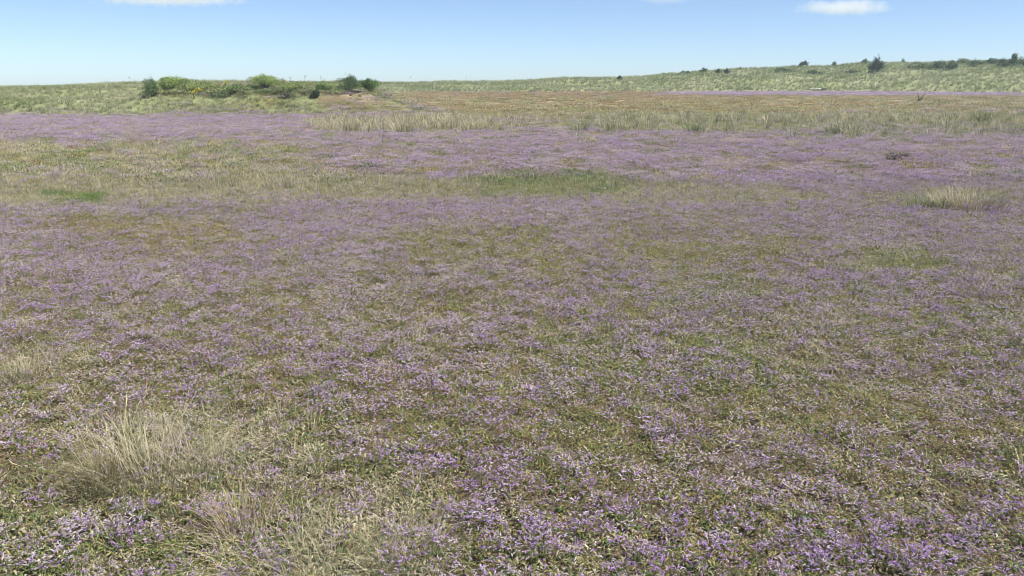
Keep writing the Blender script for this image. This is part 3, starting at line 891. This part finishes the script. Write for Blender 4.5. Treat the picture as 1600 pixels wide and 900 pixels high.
# far ridge
bush(968, 126, 8, 8, "shrub", "lone small dark shrub on the far ridge left of the rise", DARK, .16, 500)
bush(1066, 114, 8, 6, "shrub", "tiny shrub first on the rising skyline", DKGREEN, .16, 300, dist=157)
bush(1074, 116, 10, 5, "shrub", "tiny dark shrub just right of the first skyline shrub", DARK, .16, 300, dist=155)
bush(1098, 112, 13, 8, "shrub", "small peaked shrub on the rising skyline", DKGREEN, .17, 450, dist=158)
bush(1121, 117, 14, 9, "shrub", "left one of two rounded shrubs just below the skyline", DKGREEN, .17, 500, dist=151)
bush(1134, 116, 10, 8, "shrub", "right, darker one of two rounded shrubs just below the skyline", DARK, .17, 450, dist=151)
bush(1155, 108, 4, 5, "shrub", "tiny dark shrub poking up on a thin stem from the skyline", DARK, .14, 160, dist=161)
bush(1248, 105, 16, 10, "shrub", "wind leaning dark shrub on the skyline left of the big bush", DARK, .18, 600, lean=.9, dist=165)
bush(1300, 104, 11, 9, "shrub", "small flat topped skyline tree left of the big bush", DKGREEN, .16, 330, open_=.3, dist=166)
bush(1348, 101, 12, 8, "shrub", "ragged low shrub touching the left side of the big dark bush", DKGREEN, .17, 350, open_=.3, dist=165)
bush(1367, 117, 29, 24, "shrub", "big round blackish bush standing on the far dune", DARK, .19, 2400, dist=147)
bush(1407, 97, 9, 8, "shrub", "sparse upright sprig on the skyline right of the big bush", DKGREEN, .16, 160, open_=.5, dist=167)
k = 0
for px, py, w_, h_, d_, lab in [
    (1432, 113, 34, 11, 147, "low green scrub bush right of the big dark bush"), (1462, 116, 26, 13, 145, "dark scrub bush below the skyline hump"),
    (1482, 117, 20, 16, 143, "darkest upright scrub bush under the skyline hump"), (1500, 103, 30, 9, 160, "scrub bush forming the low hump of the right skyline"),
    (1520, 110, 26, 11, 150, "pale green scrub bush right of the skyline hump"), (1548, 106, 26, 9, 154, "flat scrub bush on the right skyline"),
    (1562, 113, 22, 14, 143, "leafy scrub bush left of the pointed bush"), (1578, 110, 18, 20, 142, "pointed scrub bush, tallest at the right end of the ridge"),
    (1597, 112, 24, 16, 142, "scrub bush at the extreme right end of the ridge"), (1330, 114, 26, 7, 148, "low scrub bush left of the big dark bush foot"),
    (1270, 116, 24, 7, 148, "low dark scrub bush under the leaning shrub"), (1222, 112, 30, 7, 152, "low scrub patch on the slope left of the leaning shrub")]:
    bush(px, py, w_, h_, "scrub_bush", lab, DKGREEN if k % 3 else DKGREEN + OLIVE, .20, 900, dist=d_)
    k += 1
# skyline left
bush(167, 131, 17, 8, "shrub", "small grey green shrub on the left ridge", OLIVE + DKGREEN, .07, 500)
bush(212, 129, 18, 7, "shrub", "low grey shrub between the left ridge and the bank", OLIVE + DKGREEN, .07, 450)

# ------------------------------------------------------------------ flowers and stalks on the bank
def ragwort(px, py, label, h=.45, dist=None):
    p = at(px, py)
    root = tag(base_of("ragwort", p), label, "flower", None)
    st, fl = MB(), MB()
    for k in range(7):
        a = U(0, 6.28); r = U(.05, .2)
        e = np.array([math.cos(a) * r, math.sin(a) * r, h * U(.8, 1.1)])
        st.tube([(0, 0, -.03), e * np.array([.4, .4, .55]), e], [.008, .006, .004], (.12, .15, .06), 4)
        for q in range(9):
            c = e + rng.normal(0, .035, 3) * np.array([1, 1, .4])
            s_ = unit((U(-1, 1), U(-1, 1), U(-.2, .2)))
            fl.strip([c, c + np.array([U(-.02, .02), U(-.02, .02), .03])], s_, [.035, .035], (.75, .60, .03), (.80, .66, .05))
    put("stems", st.mesh("stems", M_LEAF), (0, 0, 0), 0, 1, root)
    put("flower_head", fl.mesh("flower_head", M_FLOWER), (0, 0, 0), 0, 1, root)
ragwort(303, 155, "yellow flowering ragwort on the bank slope, lower of two")
ragwort(311, 149, "yellow flowering ragwort on the bank slope, upper of two", .35)
ragwort(352, 139, "yellowish ragwort on the bank top left of the tallest shrub", .4)
ragwort(1181, 135, "yellow flowering clump at the foot of the far dune", .8)

def stalk(px, py, h, label):
    p = at(px, py)
    h *= .8
    root = tag(base_of("dead_stalk", p), label, "plant")
    b = MB()
    x1 = U(-.12, .12)
    b.tube([(0, 0, -.05), (x1 * .4, 0, h * .5), (x1, 0, h)], [.007, .006, .004], (.2, .18, .13), 5)
    put("stem", b.mesh("stem", M_BARK), (0, 0, 0), 0, 1, root)
    hd = MB()
    for k in range(16):
        c = np.array([x1, 0, h]) + rng.normal(0, .03, 3)
        hd.strip([c, c + rng.normal(0, .03, 3)], unit(rng.normal(0, 1, 3)), [.02, .02], (.16, .15, .12), (.2, .18, .14))
    put("seed_head", hd.mesh("seed_head", M_LEAF), (0, 0, 0), 0, 1, root)
stalk(205, 133, .75, "tall thin dead stalk standing alone left of the bank")
stalk(386, 140, .75, "dead flower stalk above the bank left of its tallest shrub")
stalk(455, 140, .85, "leaning thin stalk above the bank right of its tallest shrub")
stalk(477, 141, 1.0, "tallest thin stalk above the bank")
stalk(503, 141, .95, "thin stalk above the bank left of the dark bush")

# dark forked plant and clods on the far flats
def clod(px, py, w, label, name="turf_clod"):
    p = at(px, py)
    b = MB()
    n, m_ = 9, 5
    for i in range(m_):
        for j in range(n):
            a, e = 6.28 * j / n, math.pi * .5 * i / (m_ - 1)
            r = w * .5 * math.cos(e) * U(.75, 1.2)
            b.v.append((math.cos(a) * r, math.sin(a) * r * .7, w * .32 * math.sin(e) * U(.8, 1.2) - .02)); b.c.append((1, 1, 1))
    for i in range(m_ - 1):
        for j in range(n):
            a, c = i * n + j, i * n + (j + 1) % n
            b.f.append((a, c, c + n, a + n))
    b.f.append(tuple(range((m_ - 1) * n, m_ * n)))
    tag(put(name, b.mesh(name, M_CLOD, True), p, U(0, 6)), label, "clod")
clod(1251, 162.5, .55, "dark turf clod on the flats just below the far purple strip")
clod(1361, 167, .5, "dark turf clod on the olive flats, farthest right of its kind")
clod(1250, 176, .4, "dark turf clod on the olive flats before the grass belt")
clod(870, 167, .5, "dark turf clod on the yellow flats in the middle")
clod(548, 149.5, .30, "dark earth clod on the sandy scar under the bluish bush")
clod(562, 150.5, .26, "dark earth clod right of the other on the sandy scar")
clod(616, 154.0, .42, "dark earth lump between the driftwood planks")
p = at(1437, 160)
root = tag(base_of("forked_plant", p), "small dark forked plant standing alone on the far olive flats", "plant")
b = MB(); b.tube([(0, 0, -.05), (-.12, 0, .4), (-.28, .05, .8)], [.05, .04, .02], (.1, .1, .06), 5); b.tube([(0, 0, -.05), (.15, 0, .4), (.42, 0, .75)], [.05, .035, .02], (.1, .1, .06), 5)
put("stems", b.mesh("stems", M_BARK), (0, 0, 0), 0, 1, root)
put("leaves", low_cover(60, .3, .45, .16, DARK + OLIVE, .4).mesh("leaves", M_BUSH), (0, 0, 0), 0, 1, root)

# ------------------------------------------------------------------ driftwood
def drift_log():
    p0, p1 = at(1266, 141.5), at(1288, 141.0)
    ln = abs(p1[0] - p0[0])
    p = (p0 + p1) / 2
    root = tag(base_of("driftwood_log", p, R(3)), "pale driftwood log with its shaded root end painted dark, lying before the far dune", "log")
    b = MB()
    xs = np.linspace(-ln / 2, ln * .24, 10)
    b.tube([(x, .05 * math.sin(x * 3), .17 + .02 * math.sin(x * 5)) for x in xs], [.07 + .10 * i / 9 + U(-.01, .015) for i in range(10)], (1, 1, 1), 10)
    put("log_trunk", b.mesh("log_trunk", M_PALE_WOOD, True), (0, 0, 0), 0, 1, root)
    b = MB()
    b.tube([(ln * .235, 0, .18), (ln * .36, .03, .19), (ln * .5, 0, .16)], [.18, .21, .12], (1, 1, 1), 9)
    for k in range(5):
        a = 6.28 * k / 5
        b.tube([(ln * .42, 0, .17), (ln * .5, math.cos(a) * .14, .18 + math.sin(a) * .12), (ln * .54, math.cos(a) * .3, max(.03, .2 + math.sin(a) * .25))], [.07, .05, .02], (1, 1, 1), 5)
    put("shaded_root_end", b.mesh("shaded_root_end", M_DARK_WOOD), (0, 0, 0), 0, 1, root)  # the log's shadowed end, its shade put into the wood colour
drift_log()
def plank(px0, py0, px1, py1, th, label, mat):
    a, c = at(px0, py0), at(px1, py1)
    d = c - a
    ln, rz = math.hypot(d[0], d[1]), math.atan2(d[1], d[0])
    b = MB()
    n = 7
    for i in range(n):
        x = ln * (i / (n - 1) - .5)
        w, h = th * U(.8, 1.1), th * U(.45, .6)
        for (q, z) in ((-w, 0), (w, 0), (w * .95, h), (-w * .95, h)):
            b.v.append((x, q, z + U(-.006, .006))); b.c.append((1, 1, 1))
    for i in range(n - 1):
        for j in range(4):
            b.f.append((i * 4 + j, i * 4 + (j + 1) % 4, i * 4 + 4 + (j + 1) % 4, i * 4 + 4 + j))
    b.f += [(3, 2, 1, 0), tuple(range(n * 4 - 4, n * 4))]
    o = put("driftwood_plank", b.mesh("driftwood_plank", mat), (a + c) / 2 + np.array([0, 0, .02]))
    o.rotation_euler = (R(8), -math.atan2(d[2], ln), rz)
    tag(o, label, "plank")
plank(608, 158.6, 646, 160.0, .09, "pale yellow driftwood plank, lowest and longest of those below the bank end", M_PALE_WOOD)
plank(620, 155.0, 643, 157.2, .07, "weathered pinkish plank just above the longest plank", M_PALE_WOOD)
plank(624, 152.8, 642, 154.2, .06, "dark thin plank at the back of the driftwood", M_DARK_WOOD)
plank(606, 153.2, 613, 153.6, .07, "short pale driftwood piece at the left of the planks", M_PALE_WOOD)
plank(576, 160.0, 584, 160.2, .06, "small pale driftwood stick alone below the brown scar", M_PALE_WOOD)

# ------------------------------------------------------------------ two far birds over the ridge
def gull(px, py, dist, label, rz):
    a, b_ = (px - 800) / FPX, (450 - py) / FPX
    d = np.array([a, math.cos(PITCH) + b_ * math.sin(PITCH), -math.sin(PITCH) + b_ * math.cos(PITCH)])
    p = d * (dist / d[1]) + np.array([0, 0, EYE])
    root = tag(base_of("seabird", p, rz), label, "bird")
    b = MB()
    b.tube([(-.24, 0, .01), (-.16, 0, .0), (-.02, 0, -.02), (.12, 0, 0), (.17, 0, .03), (.22, 0, .035), (.27, 0, .02)], [.01, .045, .075, .06, .04, .042, .006], (1, 1, 1), 8)
    put("body", b.mesh("body", M_FEATHER, True), (0, 0, 0), 0, 1, root)
    for s in (-1, 1):
        w = MB()
        prof = [(0, .0, .16), (.22, .12, .15), (.45, .12, .11), (.66, .04, .03)]
        for z_ in (.008, -.008):
            k = len(w.v)
            for (yy, zz, ch) in prof:
                w.v += [(.06 - ch * .3 - (yy > .4) * .05, s * yy, zz + z_), (.06 + ch * .7 - (yy > .4) * .08, s * yy, zz + z_)]; w.c += [(1, 1, 1)] * 2
            for i in range(3):
                w.f.append((k + 2 * i, k + 2 * i + 1, k + 2 * i + 3, k + 2 * i + 2))
        put("wing", w.mesh("wing", M_GREYF if s > 0 else M_FEATHER), (0, 0, 0), 0, 1, root)
gull(642.5, 121, 140, "small white seabird low over the far ridge right of the bank", R(200))
gull(728, 121.5, 150, "tiny greyish seabird low over the far ridge, right of the white one", R(20))

# ------------------------------------------------------------------ clouds
def cloud_material(name, density, scale, thr, soft):
    m, N, L = new_mat(name)
    tc = N.new("ShaderNodeTexCoord")
    n = N.new("ShaderNodeTexNoise"); n.inputs["Scale"].default_value = scale; n.inputs["Detail"].default_value = 6; n.inputs["Roughness"].default_value = .62
    L.new(tc.outputs["Object"], n.inputs["Vector"])
    # fade towards the cloud's rim: 1 - |generated - centre| as an ellipsoid
    vm = N.new("ShaderNodeVectorMath"); vm.operation = 'SUBTRACT'; vm.inputs[1].default_value = (.5, .5, .5)
    L.new(tc.outputs["Generated"], vm.inputs[0])
    ln = N.new("ShaderNodeVectorMath"); ln.operation = 'LENGTH'; L.new(vm.outputs[0], ln.inputs[0])
    rim = N.new("ShaderNodeMapRange"); rim.inputs["From Min"].default_value, rim.inputs["From Max"].default_value = .5, .12
    L.new(ln.outputs["Value"], rim.inputs["Value"])
    ad = N.new("ShaderNodeMath"); ad.operation = 'MULTIPLY_ADD'; ad.inputs[1].default_value = 1.5
    L.new(n.outputs[0], ad.inputs[0]); L.new(rim.outputs[0], ad.inputs[2])
    mr = N.new("ShaderNodeMapRange")
    mr.inputs["From Min"].default_value, mr.inputs["From Max"].default_value = thr, thr + soft
    mr.inputs["To Max"].default_value = density
    L.new(ad.outputs[0], mr.inputs["Value"])
    pv = N.new("ShaderNodeVolumePrincipled")
    pv.inputs["Color"].default_value = (.98, .98, .98, 1)
    pv.inputs["Anisotropy"].default_value = .2
    L.new(mr.outputs[0], pv.inputs["Density"])
    o = N.new("ShaderNodeOutputMaterial"); L.new(pv.outputs[0], o.inputs["Volume"])
    return m

def cloud(px, py, wpx, hpx, label, density=.012, thr=1.12, soft=.6, dist=3000, depth=.45):
    a, b_ = (px - 800) / FPX, (450 - py) / FPX
    d = np.array([a, math.cos(PITCH) + b_ * math.sin(PITCH), -math.sin(PITCH) + b_ * math.cos(PITCH)])
    p = d * (dist / d[1]) + np.array([0, 0, EYE])
    k = dist / FPX * 1.03
    w, h = wpx * k / 2, hpx * k / 2
    b = MB()
    n, m_ = 24, 12
    for i in range(m_ + 1):
        e = math.pi * (i / m_ - .5)
        for j in range(n):
            q = 6.2832 * j / n
            b.v.append((math.cos(e) * math.cos(q) * w, math.cos(e) * math.sin(q) * w * depth, math.sin(e) * h)); b.c.append((1, 1, 1))
    for i in range(m_):
        for j in range(n):
            a_, c = i * n + j, i * n + (j + 1) % n
            b.f.append((a_, c, c + n, a_ + n))
    me = b.mesh("cloud", cloud_material("cloud_vapour", density, 1 / (h * 1.1), thr, soft), True)
    o = put("cloud", me, p)
    tag(o, label, "cloud")
cloud(1318, 12, 200, 32, "small bright white flat cloud high on the right", .012)
cloud(262, -4, 330, 34, "broad faint white cloud cut by the upper left edge", .010)
cloud(1040, -3, 130, 26, "thin white wisp of cloud at the upper edge right of middle", .006)
hz = MB()
for z_ in (-1.6, 11.0):
    hz.v += [(-900, -60, z_), (900, -60, z_), (900, 250, z_), (-900, 250, z_)]; hz.c += [(1, 1, 1)] * 4
hz.f = [(3, 2, 1, 0), (4, 5, 6, 7), (0, 1, 5, 4), (1, 2, 6, 5), (2, 3, 7, 6), (3, 0, 4, 7)]
m, N, L = new_mat("sea_air")
pv = N.new("ShaderNodeVolumePrincipled")
pv.inputs["Color"].default_value = (.72, .90, 1, 1)
pv.inputs["Density"].default_value = HAZE
o_ = N.new("ShaderNodeOutputMaterial"); L.new(pv.outputs[0], o_.inputs["Volume"])
tag(put("haze", hz.mesh("haze", m)), "thin bright sea air over the marsh", kind="stuff")
print("built", len(bpy.data.objects))
